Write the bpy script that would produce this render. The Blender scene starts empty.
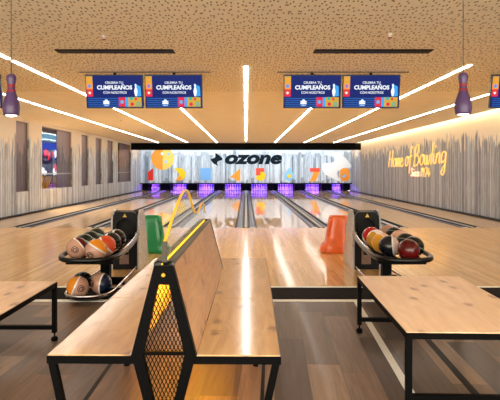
import bpy, bmesh, math, random
from mathutils import Vector, Matrix
random.seed(7)
S = bpy.context.scene
COL = S.collection
F = 545.0; CX = 246.0; CY = 170.0; CAMZ = 1.295

def lin(c):
    c = c/255.0
    return c/12.92 if c <= 0.04045 else ((c+0.055)/1.055)**2.4
def rgb(r, g, b): return (lin(r), lin(g), lin(b), 1.0)
def PX(px, d): return (px-CX)*d/F
def PZ(py, d): return CAMZ-(py-CY)*d/F

# ---------------------------------------------------------------- materials
def new_mat(name):
    m = bpy.data.materials.new(name); m.use_nodes = True
    nt = m.node_tree
    return m, nt, nt.nodes['Principled BSDF']
def sin(b, k, v):
    if k in b.inputs: b.inputs[k].default_value = v
def plain(name, col, rough=0.5, metal=0.0, coat=0.0, spec=0.5, emit=None, estr=0.0, noise=0.06, nscale=30):
    m, nt, b = new_mat(name)
    sin(b, 'Roughness', rough); sin(b, 'Metallic', metal); sin(b, 'Coat Weight', coat); sin(b, 'Specular IOR Level', spec)
    sin(b, 'Coat Roughness', 0.05)
    if emit:
        sin(b, 'Emission Color', emit); sin(b, 'Emission Strength', estr)
    if noise > 0:
        tc = nt.nodes.new('ShaderNodeTexCoord'); n = nt.nodes.new('ShaderNodeTexNoise')
        n.inputs['Scale'].default_value = nscale; n.inputs['Detail'].default_value = 4
        nt.links.new(tc.outputs['Object'], n.inputs['Vector'])
        r = nt.nodes.new('ShaderNodeValToRGB')
        r.color_ramp.elements[0].position = 0.3; r.color_ramp.elements[1].position = 0.7
        r.color_ramp.elements[0].color = tuple(c*(1-noise) for c in col[:3])+(1,)
        r.color_ramp.elements[1].color = tuple(min(1, c*(1+noise)) for c in col[:3])+(1,)
        nt.links.new(n.outputs['Fac'], r.inputs['Fac']); nt.links.new(r.outputs['Color'], b.inputs['Base Color'])
    else:
        b.inputs['Base Color'].default_value = col
    return m

class G:
    """small node-graph helper"""
    def __init__(s, nt): s.nt = nt
    def n(s, t, **kw):
        x = s.nt.nodes.new(t)
        for k, v in kw.items(): setattr(x, k, v)
        return x
    def l(s, a, b): s.nt.links.new(a, b)
    def m(s, op, a, b=None, c=None):
        x = s.n('ShaderNodeMath', operation=op)
        for i, v in enumerate((a, b, c)):
            if v is None: continue
            if isinstance(v, (int, float)): x.inputs[i].default_value = v
            else: s.l(v, x.inputs[i])
        return x.outputs[0]
    def vec(s, x=0, y=0, z=0):
        c = s.n('ShaderNodeCombineXYZ')
        for i, v in enumerate((x, y, z)):
            if isinstance(v, (int, float)): c.inputs[i].default_value = v
            else: s.l(v, c.inputs[i])
        return c.outputs[0]
    def ramp(s, fac, stops, interp='LINEAR'):
        r = s.n('ShaderNodeValToRGB'); e = r.color_ramp; e.interpolation = interp
        while len(e.elements) < len(stops): e.elements.new(0.5)
        for k, (p, c) in zip(e.elements, stops): k.position = p; k.color = c
        s.l(fac, r.inputs['Fac']); return r.outputs['Color']
    def mix(s, f, a, b, mode='MIX'):
        x = s.n('ShaderNodeMix', data_type='RGBA', blend_type=mode)
        for i, v in ((0, f), (6, a), (7, b)):
            if isinstance(v, (int, float)): x.inputs[i].default_value = v
            elif isinstance(v, tuple): x.inputs[i].default_value = v
            else: s.l(v, x.inputs[i])
        return x.outputs[2]
    def noise(s, v, scale, detail=4, rough=.55, dist=0):
        x = s.n('ShaderNodeTexNoise'); s.l(v, x.inputs['Vector'])
        x.inputs['Scale'].default_value = scale; x.inputs['Detail'].default_value = detail
        x.inputs['Roughness'].default_value = rough; x.inputs['Distortion'].default_value = dist
        return x.outputs['Fac']
    def white(s, v):
        x = s.n('ShaderNodeTexWhiteNoise', noise_dimensions='3D'); s.l(v, x.inputs['Vector']); return x.outputs['Value']

def planks(name, width, length, stops, rough, angle=0.0, gap=0.02, gapcol=None, coat=0.0, coat_rough=0.1, grain=0.25, spec=0.5, bump=0.0, gapmix=0.6):
    m, nt, b = new_mat(name); g = G(nt)
    geo = g.n('ShaderNodeNewGeometry')
    rot = g.n('ShaderNodeVectorRotate', rotation_type='Z_AXIS'); rot.inputs['Angle'].default_value = angle
    g.l(geo.outputs['Position'], rot.inputs['Vector'])
    sx = g.n('ShaderNodeSeparateXYZ'); g.l(rot.outputs[0], sx.inputs[0])
    u = g.m('DIVIDE', sx.outputs[0], width); iu = g.m('FLOOR', u); fu = g.m('FRACT', u)
    off = g.white(g.vec(iu, 3.3, 0))
    v = g.m('ADD', g.m('DIVIDE', sx.outputs[1], length), g.m('MULTIPLY', off, 13.0)); iv = g.m('FLOOR', v); fv = g.m('FRACT', v)
    r = g.white(g.vec(iu, iv, 1.7))
    col = g.ramp(r, stops)
    gv = g.vec(g.m('MULTIPLY', sx.outputs[0], 14.0), g.m('MULTIPLY', sx.outputs[1], 0.9), g.m('MULTIPLY', r, 40))
    gn = g.noise(gv, 3.0, 6, .6, .4)
    k = g.ramp(gn, [(0.3, (1-grain, 1-grain, 1-grain, 1)), (0.7, (1+grain*.4, 1+grain*.4, 1+grain*.4, 1))])
    col = g.mix(1.0, col, k, 'MULTIPLY')
    if gap > 0:
        e1 = g.m('LESS_THAN', fu, gap); e2 = g.m('LESS_THAN', fv, gap*width/length*1.0)
        e = g.m('MULTIPLY', g.m('MAXIMUM', e1, e2), gapmix)
        col = g.mix(e, col, gapcol or (0.05, .03, .02, 1))
    g.l(col, b.inputs['Base Color'])
    sin(b, 'Roughness', rough); sin(b, 'Coat Weight', coat); sin(b, 'Coat Roughness', coat_rough); sin(b, 'Specular IOR Level', spec)
    return m

def wood(name, c1, c2, knot, scale=1.0, axis='Y', rough=0.4, coat=0.2, spec=.5, coat_rough=.15):
    m, nt, b = new_mat(name); g = G(nt)
    tc = g.n('ShaderNodeTexCoord'); sx = g.n('ShaderNodeSeparateXYZ'); g.l(tc.outputs['Object'], sx.inputs[0])
    a, c = (sx.outputs[0], sx.outputs[1]) if axis == 'Y' else (sx.outputs[1], sx.outputs[0])
    v = g.vec(g.m('MULTIPLY', a, 9*scale), g.m('MULTIPLY', c, 1.2*scale), g.m('MULTIPLY', sx.outputs[2], 9*scale))
    gn = g.noise(v, 2.2, 7, .62, .8)
    col = g.ramp(gn, [(0.3, c2), (0.68, c1)])
    kv = g.vec(g.m('MULTIPLY', g.m('ADD', a, sx.outputs[2]), 5.5*scale), g.m('MULTIPLY', c, 2.8*scale), 0)
    vo = g.n('ShaderNodeTexVoronoi', feature='F1', voronoi_dimensions='2D'); g.l(kv, vo.inputs['Vector']); vo.inputs['Scale'].default_value = 1.0
    wob = g.noise(tc.outputs['Object'], 30*scale, 3)
    dist = g.m('ADD', vo.outputs['Distance'], g.m('MULTIPLY', g.m('SUBTRACT', wob, .5), .34))
    sel = g.m('GREATER_THAN', g.white(vo.outputs['Position']), .5)
    kf = g.n('ShaderNodeMapRange'); kf.inputs[1].default_value = .05; kf.inputs[2].default_value = .19
    kf.inputs[3].default_value = .75; kf.inputs[4].default_value = 0; g.l(dist, kf.inputs[0])
    col = g.mix(g.m('MULTIPLY', kf.outputs[0], sel), col, knot)
    g.l(col, b.inputs['Base Color'])
    sin(b, 'Roughness', rough); sin(b, 'Coat Weight', coat); sin(b, 'Coat Roughness', coat_rough); sin(b, 'Specular IOR Level', spec)
    return m

def boards(name, axis, width, h0, amp, bg, stops, rough=.6, base_h=-9, skyline=None, glossy=0.0, soft=0.12):
    """printed vertical boards of ragged height on a pale ground; axis = index of the coordinate that runs along the wall"""
    m, nt, b = new_mat(name); g = G(nt)
    geo = g.n('ShaderNodeNewGeometry'); sx = g.n('ShaderNodeSeparateXYZ'); g.l(geo.outputs['Position'], sx.inputs[0])
    al = sx.outputs[axis]; z = sx.outputs[2]
    col = bg
    for li, (w, dh, seed) in enumerate(((width*1.9, .0, 2.1), (width, .12, 5.7), (width*.5, -.1, 9.2))):
        u = g.m('DIVIDE', al, w); iu = g.m('FLOOR', u); fu = g.m('FRACT', u)
        r = g.white(g.vec(iu, seed, 0)); r2 = g.white(g.vec(iu, seed, 4.4)); r3 = g.white(g.vec(iu, seed, 8.8))
        h = g.m('ADD', g.m('MULTIPLY', r, amp), h0+dh-amp*.5)
        mr = g.n('ShaderNodeMapRange'); g.l(g.m('SUBTRACT', h, z), mr.inputs[0])
        mr.inputs[1].default_value = 0; mr.inputs[2].default_value = soft; mr.inputs[3].default_value = 0; mr.inputs[4].default_value = 1
        on = g.m('MULTIPLY', mr.outputs[0], (1.0 if li == 0 else g.m('GREATER_THAN', r3, .45)))
        c = g.ramp(r2, stops)
        gn = g.noise(g.vec(g.m('MULTIPLY', al, 30), g.m('MULTIPLY', z, 1.1), g.m('MULTIPLY', r, 30)), 2.0, 5, .65)
        k = g.ramp(gn, [(0.34, (.45, .45, .46, 1)), (.62, (1.15, 1.15, 1.15, 1))])
        c = g.mix(1.0, c, k, 'MULTIPLY')
        col = g.mix(on, col, c)
    if skyline:
        w, hs, am, sc = skyline
        u = g.m('DIVIDE', al, w); iu = g.m('FLOOR', u)
        r = g.white(g.vec(iu, 31.0, 0)); r2 = g.white(g.vec(iu, 37.0, 0))
        h = g.m('ADD', g.m('MULTIPLY', r, am), hs)
        on = g.m('MULTIPLY', g.m('GREATER_THAN', h, z), g.m('GREATER_THAN', r2, .62))
        col = g.mix(g.m('MULTIPLY', on, .55), col, sc)
    if isinstance(col, tuple): b.inputs['Base Color'].default_value = col
    else: g.l(col, b.inputs['Base Color'])
    sin(b, 'Roughness', rough); sin(b, 'Specular IOR Level', .3)
    return m

def perforated(name, col, hole):
    m, nt, b = new_mat(name); g = G(nt)
    geo = g.n('ShaderNodeNewGeometry')
    sc = g.n('ShaderNodeVectorMath', operation='MULTIPLY'); g.l(geo.outputs['Position'], sc.inputs[0]); sc.inputs[1].default_value = (1, .36, 0)
    out = None
    for scale, th, rnd in ((21.0, .175, .8),):
        vo = g.n('ShaderNodeTexVoronoi', feature='F1', voronoi_dimensions='2D'); g.l(sc.outputs[0], vo.inputs['Vector'])
        vo.inputs['Scale'].default_value = scale; vo.inputs['Randomness'].default_value = rnd
        h = g.m('LESS_THAN', vo.outputs['Distance'], th)
        out = h if out is None else g.m('MAXIMUM', out, h)
    n = g.noise(geo.outputs['Position'], 6, 5)
    c = g.ramp(n, [(.3, tuple(x*.93 for x in col[:3])+(1,)), (.7, col)])
    g.l(g.mix(out, c, hole), b.inputs['Base Color']); sin(b, 'Roughness', .7); sin(b, 'Specular IOR Level', .2)
    return m

def speckled(name, c1, c2, scale=160, rough=.9):
    m, nt, b = new_mat(name); g = G(nt)
    geo = g.n('ShaderNodeNewGeometry')
    n = g.noise(geo.outputs['Position'], scale, 2, .7)
    g.l(g.ramp(n, [(.45, c1), (.75, c2)]), b.inputs['Base Color']); sin(b, 'Roughness', rough); sin(b, 'Specular IOR Level', .1)
    return m

def emissive(name, col, strength):
    m, nt, b = new_mat(name)
    b.inputs['Base Color'].default_value = tuple(v*.12 for v in col[:3])+(1,); sin(b, 'Roughness', .5); sin(b, 'Specular IOR Level', .15)
    sin(b, 'Emission Color', col); sin(b, 'Emission Strength', strength)
    return m

def ball_mat(name, c1, c2, line, split=.02, band=.014, axis=0):
    """two-tone ball with a pale dividing band"""
    m, nt, b = new_mat(name); g = G(nt)
    tc = g.n('ShaderNodeTexCoord'); sx = g.n('ShaderNodeSeparateXYZ'); g.l(tc.outputs['Object'], sx.inputs[0])
    x = sx.outputs[axis]
    sw = g.noise(tc.outputs['Object'], 18, 4)
    ca = g.mix(g.m('MULTIPLY', sw, .35), c1, tuple(v*.55 for v in c1[:3])+(1,))
    cb = g.mix(g.m('MULTIPLY', sw, .35), c2, tuple(v*.6 for v in c2[:3])+(1,))
    col = g.mix(g.m('GREATER_THAN', x, split), ca, cb)
    ed = g.m('LESS_THAN', g.m('ABSOLUTE', g.m('SUBTRACT', x, split)), band*.5)
    col = g.mix(ed, col, line)
    g.l(col, b.inputs['Base Color']); sin(b, 'Roughness', .18); sin(b, 'Coat Weight', .2); sin(b, 'Coat Roughness', .04); sin(b, 'Specular IOR Level', .4)
    return m

M = {}
BLACK = rgb(18, 18, 19)
M['lvt'] = planks('floor_planks', .215, 1.35, [(0, rgb(64, 52, 44)), (.28, rgb(126, 101, 82)), (.5, rgb(90, 75, 63)), (.78, rgb(160, 130, 103)), (1, rgb(76, 64, 57))],
                  .42, angle=math.radians(3.0), gap=.015, grain=.35, coat=.05, spec=.4)
M['maple'] = planks('approach_maple', .042, 1.6, [(0, rgb(216, 166, 92)), (.4, rgb(240, 194, 120)), (.7, rgb(226, 178, 104)), (1, rgb(248, 212, 146))],
                    .3, gap=.05, gapcol=rgb(150, 100, 55), coat=.55, coat_rough=.11, grain=.24, spec=.25, gapmix=.5)
M['lane'] = planks('lane_maple', .042, 1.9, [(0, rgb(218, 174, 112)), (.4, rgb(238, 198, 138)), (.7, rgb(226, 184, 122)), (1, rgb(244, 212, 158))],
                   .3, gap=.05, gapcol=rgb(160, 110, 65), coat=.9, coat_rough=.028, grain=.18, spec=.25, gapmix=.5)
M['perf'] = perforated('perforated_ceiling_panel', rgb(246, 235, 208), rgb(128, 92, 58))
M['ceil'] = plain('smooth_ceiling', rgb(246, 236, 212), .75, noise=.03, nscale=3, spec=.2)
M['carpet'] = speckled('dark_carpet', rgb(16, 16, 17), rgb(62, 60, 58))
M['alu'] = plain('brushed_aluminium', rgb(236, 234, 226), .4, .0, noise=.05)
M['black'] = plain('black_steel', rgb(4, 4, 4), .55, 0, spec=.06, noise=.1)
M['blackmatt'] = plain('black_board', rgb(6, 6, 8), .7, spec=.1, noise=.1)
M['bplastic'] = plain('black_plastic', rgb(7, 7, 7), .3, coat=.0, spec=.35, noise=.1)
M['chrome'] = plain('chrome_tube', rgb(215, 215, 218), .14, 1.0, noise=.02)
M['hoodside'] = wood('pale_grey_laminate', rgb(190, 187, 182), rgb(152, 150, 147), rgb(124, 120, 116), 2.2, rough=.35, coat=.3)
M['hoodfront'] = plain('dark_brown_plastic', rgb(11, 7, 7), .4, spec=.12, coat=0, noise=.1)
M['hoodback'] = plain('black_cavity', rgb(8, 8, 8), .8, noise=.05)
M['brownpanel'] = wood('brown_access_panel', rgb(120, 84, 58), rgb(84, 56, 40), rgb(60, 40, 28), 3, rough=.4)
M['yellowmark'] = plain('yellow_mark', rgb(214, 170, 30), .5, noise=.05)
M['tabletop'] = wood('oak_top', rgb(238, 204, 166), rgb(220, 178, 138), rgb(150, 98, 62), 1.0, axis='Y', rough=.42, coat=.05)
M['seat'] = wood('oak_seat', rgb(214, 172, 118), rgb(184, 140, 90), rgb(112, 72, 42), 1.0, axis='Y', rough=.42, coat=.9, coat_rough=.14)
M['backwood'] = wood('oak_backrest', rgb(204, 156, 106), rgb(174, 126, 82), rgb(118, 78, 46), 1.1, axis='Y', rough=.4, coat=.1)
M['lining'] = plain('pale_lining', rgb(226, 214, 190), .6)
M['greyedge'] = plain('grey_edging', rgb(92, 90, 86), .5, noise=.12)
M['yellowmetal'] = plain('yellow_mesh', rgb(226, 160, 30), .45, .1, noise=.06)
M['yellowband'] = plain('yellow_band', rgb(246, 196, 40), .35, emit=rgb(255, 190, 40), estr=.06, noise=.03)
M['yled'] = emissive('yellow_led', rgb(255, 190, 40), 1.0)
M['yglow'] = emissive('amber_led', rgb(255, 186, 46), 46.0)
M['strip'] = emissive('white_tube', (1.0, .955, .88, 1), 10.5)
M['cove'] = emissive('cove_led', (1.0, .88, .68, 1), 6.5)
M['olive'] = plain('olive_post', rgb(46, 44, 22), .5, noise=.1)
M['orange'] = plain('orange_plastic', rgb(244, 112, 48), .3, coat=.3, noise=.04)
M['green'] = plain('green_plastic', rgb(20, 140, 80), .3, coat=.3, noise=.05)
M['purple'] = plain('purple_lacquer', rgb(78, 54, 98), .4, coat=.2, noise=.05)
M['redband'] = plain('dark_red_band', rgb(142, 20, 44), .45, noise=.05)
M['bulb'] = emissive('warm_bulb', (1.0, .84, .66, 1), 3.0)
M['gutter'] = plain('grey_gutter', rgb(52, 62, 80), .3, .0, coat=.3, noise=.15, nscale=5)
M['gutcap'] = plain('light_gutter_cap', rgb(168, 174, 180), .6, .0, coat=.0, spec=.2, noise=.1)
M['gutedge'] = plain('dark_gutter_edge', rgb(14, 14, 17), .5, spec=.2, noise=.1)
M['neon'] = emissive('neon_yellow', rgb(255, 186, 96), .68)
M['neonpink'] = emissive('neon_pink', rgb(255, 170, 130), 1.1)
M['uv'] = emissive('uv_tube', (0.17, .06, 1.0, 1), 130.0)
M['pin'] = plain('white_pin', rgb(235, 232, 240), .3, coat=.3, noise=.02)
M['pinred'] = plain('pin_red', rgb(190, 40, 40), .4, noise=.02)
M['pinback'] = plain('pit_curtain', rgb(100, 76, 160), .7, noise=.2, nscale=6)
cream = rgb(224, 212, 192)
WALLSTOPS = [(0, rgb(124, 132, 142)), (.3, rgb(184, 192, 202)), (.65, rgb(222, 228, 236)), (1, rgb(156, 164, 174))]
M['wallL'] = boards('board_wall_window_side', 1, .085, 2.0, .75, cream, WALLSTOPS)
M['wallR'] = boards('board_wall_sign_side', 1, .085, 2.12, .6, cream, [(0, rgb(114, 117, 124)), (.35, rgb(162, 166, 174)), (.65, rgb(196, 200, 208)), (1, rgb(138, 142, 150))])
M['pane'] = boards('board_pane', 1, .12, 1.85, .8, rgb(132, 112, 114), [(0, rgb(66, 60, 62)), (.5, rgb(108, 98, 100)), (1, rgb(84, 76, 80))], rough=.3)  # mauve pane coloured with a darker board pattern
M['mask'] = boards('masking_panel_print', 0, .2, 2.3, .3, rgb(220, 234, 246),
                   [(0, rgb(124, 142, 160)), (.3, rgb(190, 208, 224)), (.6, rgb(222, 236, 248)), (1, rgb(160, 176, 194))], skyline=(.16, .50, .34, rgb(70, 82, 94)))
def glass(name, tint=(1, 1, 1, 1), rough=.0, haze=.0):
    m, nt, b = new_mat(name); g = G(nt)
    tr = g.n('ShaderNodeBsdfTransparent'); tr.inputs[0].default_value = tint
    gl = g.n('ShaderNodeBsdfGlossy'); gl.inputs['Roughness'].default_value = .03
    fr = g.n('ShaderNodeFresnel'); fr.inputs[0].default_value = 1.2
    df = g.n('ShaderNodeBsdfDiffuse'); df.inputs[0].default_value = (.9, .93, .92, 1)
    mx0 = g.n('ShaderNodeMixShader'); mx0.inputs[0].default_value = haze
    g.l(tr.outputs[0], mx0.inputs[1]); g.l(df.outputs[0], mx0.inputs[2])
    mx = g.n('ShaderNodeMixShader'); g.l(g.m('MULTIPLY', fr.outputs[0], .22), mx.inputs[0]); g.l(mx0.outputs[0], mx.inputs[1]); g.l(gl.outputs[0], mx.inputs[2])
    g.l(mx.outputs[0], nt.nodes['Material Output'].inputs['Surface'])
    return m
M['winframe'] = plain('dark_window_frame', rgb(112, 98, 98), .5)
M['glass'] = glass('clear_glass', (.95, .98, .97, 1), haze=.04)
M['wglass'] = glass('window_glass', (.97, .97, .97, 1))

# ---------------------------------------------------------------- mesh helpers
class MB:
    def __init__(s): s.v = []; s.f = []; s.mi = []; s.sm = []; s.cur = 0
    def mat(s, i): s.cur = i; return s
    def add(s, vs, fs, smooth=False):
        o = len(s.v); s.v += [tuple(v) for v in vs]
        for f in fs:
            s.f.append([o+i for i in f]); s.mi.append(s.cur); s.sm.append(smooth)
        return s
    def box(s, a, b):
        x0, y0, z0 = a; x1, y1, z1 = b
        return s.add([(x0, y0, z0), (x1, y0, z0), (x1, y1, z0), (x0, y1, z0), (x0, y0, z1), (x1, y0, z1), (x1, y1, z1), (x0, y1, z1)],
                     [(0, 3, 2, 1), (4, 5, 6, 7), (0, 1, 5, 4), (1, 2, 6, 5), (2, 3, 7, 6), (3, 0, 4, 7)])
    def prism(s, poly, plane, t0, t1):
        """poly of 2D points in plane 'xz' (extruded in y), 'yz' (in x) or 'xy' (in z)"""
        def P(p, t): return {'xz': (p[0], t, p[1]), 'yz': (t, p[0], p[1]), 'xy': (p[0], p[1], t)}[plane]
        n = len(poly)
        vs = [P(p, t0) for p in poly]+[P(p, t1) for p in poly]
        fs = [tuple(range(n))[::-1], tuple(range(n, 2*n))]+[(i, (i+1) % n, n+(i+1) % n, n+i) for i in range(n)]
        return s.add(vs, fs)
    def loft(s, rings, smooth=True, cap=True, closed=False):
        n = len(rings[0]); vs = [p for r in rings for p in r]; fs = []
        R = len(rings)
        for k in range(R if closed else R-1):
            a = k*n; b = ((k+1) % R)*n
            fs += [(a+i, a+(i+1) % n, b+(i+1) % n, b+i) for i in range(n)]
        if cap and not closed: fs += [tuple(range(n))[::-1], tuple(range((R-1)*n, R*n))]
        return s.add(vs, fs, smooth)
    def tube(s, path, r, n=8, closed=False):
        path = [Vector(p) for p in path]; L = len(path); rings = []
        up = None
        for i, p in enumerate(path):
            a = path[(i-1) % L] if (closed or i > 0) else p
            b = path[(i+1) % L] if (closed or i < L-1) else p
            t = (b-a).normalized() if (b-a).length > 1e-9 else Vector((0, 0, 1))
            if up is None:
                up = Vector((0, 0, 1)) if abs(t.z) < .9 else Vector((1, 0, 0))
            x = t.cross(up)
            if x.length < 1e-6: x = t.orthogonal()
            x.normalize(); up = x.cross(t).normalized()
            rr = r[i] if isinstance(r, (list, tuple)) else r
            rings.append([p+(x*math.cos(2*math.pi*k/n)+up*math.sin(2*math.pi*k/n))*rr for k in range(n)])
        return s.loft(rings, True, True, closed)
    def lathe(s, prof, n=20, c=(0, 0, 0)):
        return s.loft([[(c[0]+r*math.cos(2*math.pi*k/n), c[1]+r*math.sin(2*math.pi*k/n), c[2]+z) for k in range(n)] for r, z in prof], True)
    def bar(s, a, b, w, d=None, up=(0, 0, 1)):
        """square bar between two points"""
        a, b = Vector(a), Vector(b); d = d or w; t = (b-a).normalized(); up = Vector(up)
        x = t.cross(up)
        if x.length < 1e-5: x = t.cross(Vector((0, 1, 0)))
        x.normalize(); y = x.cross(t).normalized(); x *= w/2; y *= d/2
        return s.loft([[p-x-y, p+x-y, p+x+y, p-x+y] for p in (a, b)], False)
    def build(s, name, mats, parent=None, loc=None, bevel=0):
        me = bpy.data.meshes.new(name); me.from_pydata(s.v, [], s.f)
        for m in (mats if isinstance(mats, (list, tuple)) else [mats]): me.materials.append(m)
        me.polygons.foreach_set('material_index', s.mi); me.polygons.foreach_set('use_smooth', s.sm)
        bm = bmesh.new(); bm.from_mesh(me); bmesh.ops.recalc_face_normals(bm, faces=bm.faces); bm.to_mesh(me); bm.free()
        me.update()
        o = bpy.data.objects.new(name, me); COL.objects.link(o)
        if parent is not None: o.parent = parent
        if loc is not None: o.location = loc
        if bevel:
            md = o.modifiers.new('edge', 'BEVEL'); md.width = bevel; md.segments = 2; md.limit_method = 'ANGLE'
        return o

def tag(o, label=None, cat=None, group=None, kind=None):
    if label: o['label'] = label
    if cat: o['category'] = cat
    if group: o['group'] = group
    if kind: o['kind'] = kind
    return o
def thing(name, label, cat, loc=(0, 0, 0), rz=0.0, group=None):
    o = bpy.data.objects.new(name, None); COL.objects.link(o); o.empty_display_size = .1
    o.location = loc; o.rotation_euler = (0, 0, rz)
    return tag(o, label, cat, group)
def copy_tree(o, parent=None):
    c = o.copy(); COL.objects.link(c)
    if parent is not None: c.parent = parent
    for ch in list(o.children): copy_tree(ch, c)
    return c
def structure(name, mb, mat):
    return tag(mb.build(name, mat), kind='structure')

def text_polys(txt, offset=0.0, shear=0.0):
    """a mesh (verts, faces) of flat lettering normalised to the unit square"""
    cu = bpy.data.curves.new('lettering_curve', 'FONT'); cu.body = txt; cu.offset = offset; cu.shear = shear; cu.resolution_u = 3
    ob = bpy.data.objects.new('lettering_curve', cu); COL.objects.link(ob)
    dg = bpy.context.evaluated_depsgraph_get(); dg.update()
    me = bpy.data.meshes.new_from_object(ob.evaluated_get(dg))
    vs = [tuple(v.co) for v in me.vertices]; fs = [tuple(p.vertices) for p in me.polygons]
    bpy.data.objects.remove(ob); bpy.data.curves.remove(cu); bpy.data.meshes.remove(me)
    x0 = min(v[0] for v in vs); x1 = max(v[0] for v in vs); y0 = min(v[1] for v in vs); y1 = max(v[1] for v in vs)
    return [((v[0]-x0)/(x1-x0), (v[1]-y0)/(y1-y0)) for v in vs], fs
def put_text(mb, txt, x0, x1, z0, z1, y, t=.004, offset=0.0, shear=0.0):
    """flat letters with thickness t, facing -Y at depth y"""
    vs, fs = text_polys(txt, offset, shear)
    P = [(x0+a*(x1-x0), z0+b*(z1-z0)) for a, b in vs]; n = len(P)
    edges = {}
    for f in fs:
        for i in range(len(f)):
            a, b = f[i], f[(i+1) % len(f)]; k = (min(a, b), max(a, b)); edges.setdefault(k, []).append((a, b))
    V = [(p[0], y-t, p[1]) for p in P]+[(p[0], y, p[1]) for p in P]
    Fc = [f for f in fs]+[tuple(n+i for i in f)[::-1] for f in fs]
    for k, e in edges.items():
        if len(e) == 1: a, b = e[0]; Fc.append((b, a, n+a, n+b))
    mb.add(V, Fc)

def smooth_path(pts, sub=5, closed=False):
    pts = [Vector(p) for p in pts]
    if len(pts) < 3: return pts
    out = []; L = len(pts); rng = L if closed else L-1
    for i in range(rng):
        if closed: p0, p1, p2, p3 = pts[(i-1) % L], pts[i], pts[(i+1) % L], pts[(i+2) % L]
        else: p0, p1, p2, p3 = pts[max(i-1, 0)], pts[i], pts[i+1], pts[min(i+2, L-1)]
        for k in range(sub):
            t = k/sub
            out.append(.5*((2*p1)+(-p0+p2)*t+(2*p0-5*p1+4*p2-p3)*t*t+(-p0+3*p1-3*p2+p3)*t**3))
    if not closed: out.append(pts[-1])
    return out

# ---------------------------------------------------------------- setting
WX = 6.5; CZ = 2.82; DF = 12.2; DM = 33.4; DS = 30.8; Y0 = -1.2; Y1 = 36.6
structure('floor', MB().box((-WX, Y0, -.06), (WX, 5.39, 0)), M['lvt'])
structure('carpet_floor', MB().box((-WX, 5.41, -.06), (WX, 6.02, .001)), M['carpet'])
structure('approach_floor', MB().box((-WX, 6.04, -.06), (WX, DF, 0)), M['maple'])
structure('trim_1', MB().box((-WX, 5.36, -.06), (WX, 5.43, .006)), M['alu'])
structure('trim_2', MB().box((-WX, 6.0, -.06), (WX, 6.05, .006)), M['alu'])
# pale metal profile, dark joint and two thin dark strips along the plank floor
def floor_strip(name, a, b, w, mat, h):
    d = (Vector(b)-Vector(a)).normalized(); n = Vector((d.y, -d.x))*w/2; a = Vector(a); b = Vector(b)
    mb = MB().prism([tuple(a-n), tuple(a+n), tuple(b+n), tuple(b-n)], 'xy', 0.0, h)
    return structure(name, mb, mat)
floor_strip('trim_3', (.90, 2.2), (1.085, 5.385), .05, M['alu'], .004)
floor_strip('trim_4', (1.27, 2.2), (1.46, 5.385), .045, M['gutedge'], .003)
floor_strip('trim_5', (-.905, 2.3), (-.905, 5.385), .024, M['gutedge'], .003)
floor_strip('trim_6', (.055, 2.3), (.20, 5.385), .022, M['gutedge'], .003)
structure('ceiling', MB().box((-WX, Y0, CZ), (6.22, 10.6, CZ+.05)), M['perf'])
structure('ceiling.001', MB().box((-WX, 10.6, CZ), (6.22, Y1, CZ+.05)), M['ceil'])
structure('ceiling.002', MB().box((6.0, Y0, CZ+.26), (WX+.1, Y1, CZ+.32)), M['ceil'])
structure('wall_right', MB().box((WX, Y0, 0), (WX+.1, Y1, CZ+.3)), M['wallR'])
tag(MB().box((6.10, 2.0, CZ+.06), (6.16, DM, CZ+.10)).build('cove_light', M['cove']), 'warm light strip in the ceiling cove above the wall with the glowing script sign', 'light')
# wall with the six narrow openings
OPEN = [(16, 29, 122, 192), (42, 72, 125, 189), (81.6, 88.4, 134.5, 186.5), (95.6, 101.7, 138, 185), (107.5, 113, 140.5, 184), (118, 130.6, 143, 182)]
spans = [(F*WX/(CX-a), F*WX/(CX-b)) for a, b, _, _ in OPEN]
ZB, ZT = .66, 2.70
wl = MB(); cur = Y0
for a, b in spans:
    wl.box((-WX-.12, cur, 0), (-WX, a, CZ+.02)); wl.box((-WX-.12, a, 0), (-WX, b, ZB)); wl.box((-WX-.12, a, ZT), (-WX, b, CZ+.02)); cur = b
wl.box((-WX-.12, cur, 0), (-WX, Y1, CZ+.02))
structure('wall_left', wl, M['wallL'])
for i, (a, b) in enumerate(spans):
    w = thing('window_%d' % (i+1), None, None, (-WX, a, ZB)); w['kind'] = 'structure'
    L = b-a; H = ZT-ZB; fr = MB()
    for y in (0, L-.03): fr.box((-.10, y, 0), (-.05, y+.03, H))
    fr.box((-.10, 0, 0), (-.05, L, .03)); fr.box((-.10, 0, H-.03), (-.05, L, H))
    fr.build('window_frame', M['winframe'], w)
    cut = L*.52 if i == 1 else (L*.2 if i == 5 else 0)
    if cut: MB().box((-.08, .03, .03), (-.07, cut, H-.03)).build('window_pane', M['wglass'], w)
    MB().box((-.08, cut or .03, .03), (-.07, L-.03, H-.03)).build('window_pane', M['pane'], w)
    if cut: MB().box((-.085, .03, .49), (-.05, L-.03, .53)).build('window_rail', M['gutcap'], w)
# room behind the openings
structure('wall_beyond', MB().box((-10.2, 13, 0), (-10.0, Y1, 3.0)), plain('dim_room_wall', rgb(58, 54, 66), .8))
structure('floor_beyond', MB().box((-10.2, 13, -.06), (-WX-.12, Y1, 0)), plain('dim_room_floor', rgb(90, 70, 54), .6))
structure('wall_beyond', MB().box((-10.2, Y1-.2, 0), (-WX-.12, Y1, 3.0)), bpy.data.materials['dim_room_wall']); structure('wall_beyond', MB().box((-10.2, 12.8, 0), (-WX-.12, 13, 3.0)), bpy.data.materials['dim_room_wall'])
structure('ceiling_beyond', MB().box((-10.2, 13, 2.9), (-WX-.12, Y1, 2.95)), plain('dim_room_ceiling', rgb(70, 66, 84), .8))
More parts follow.
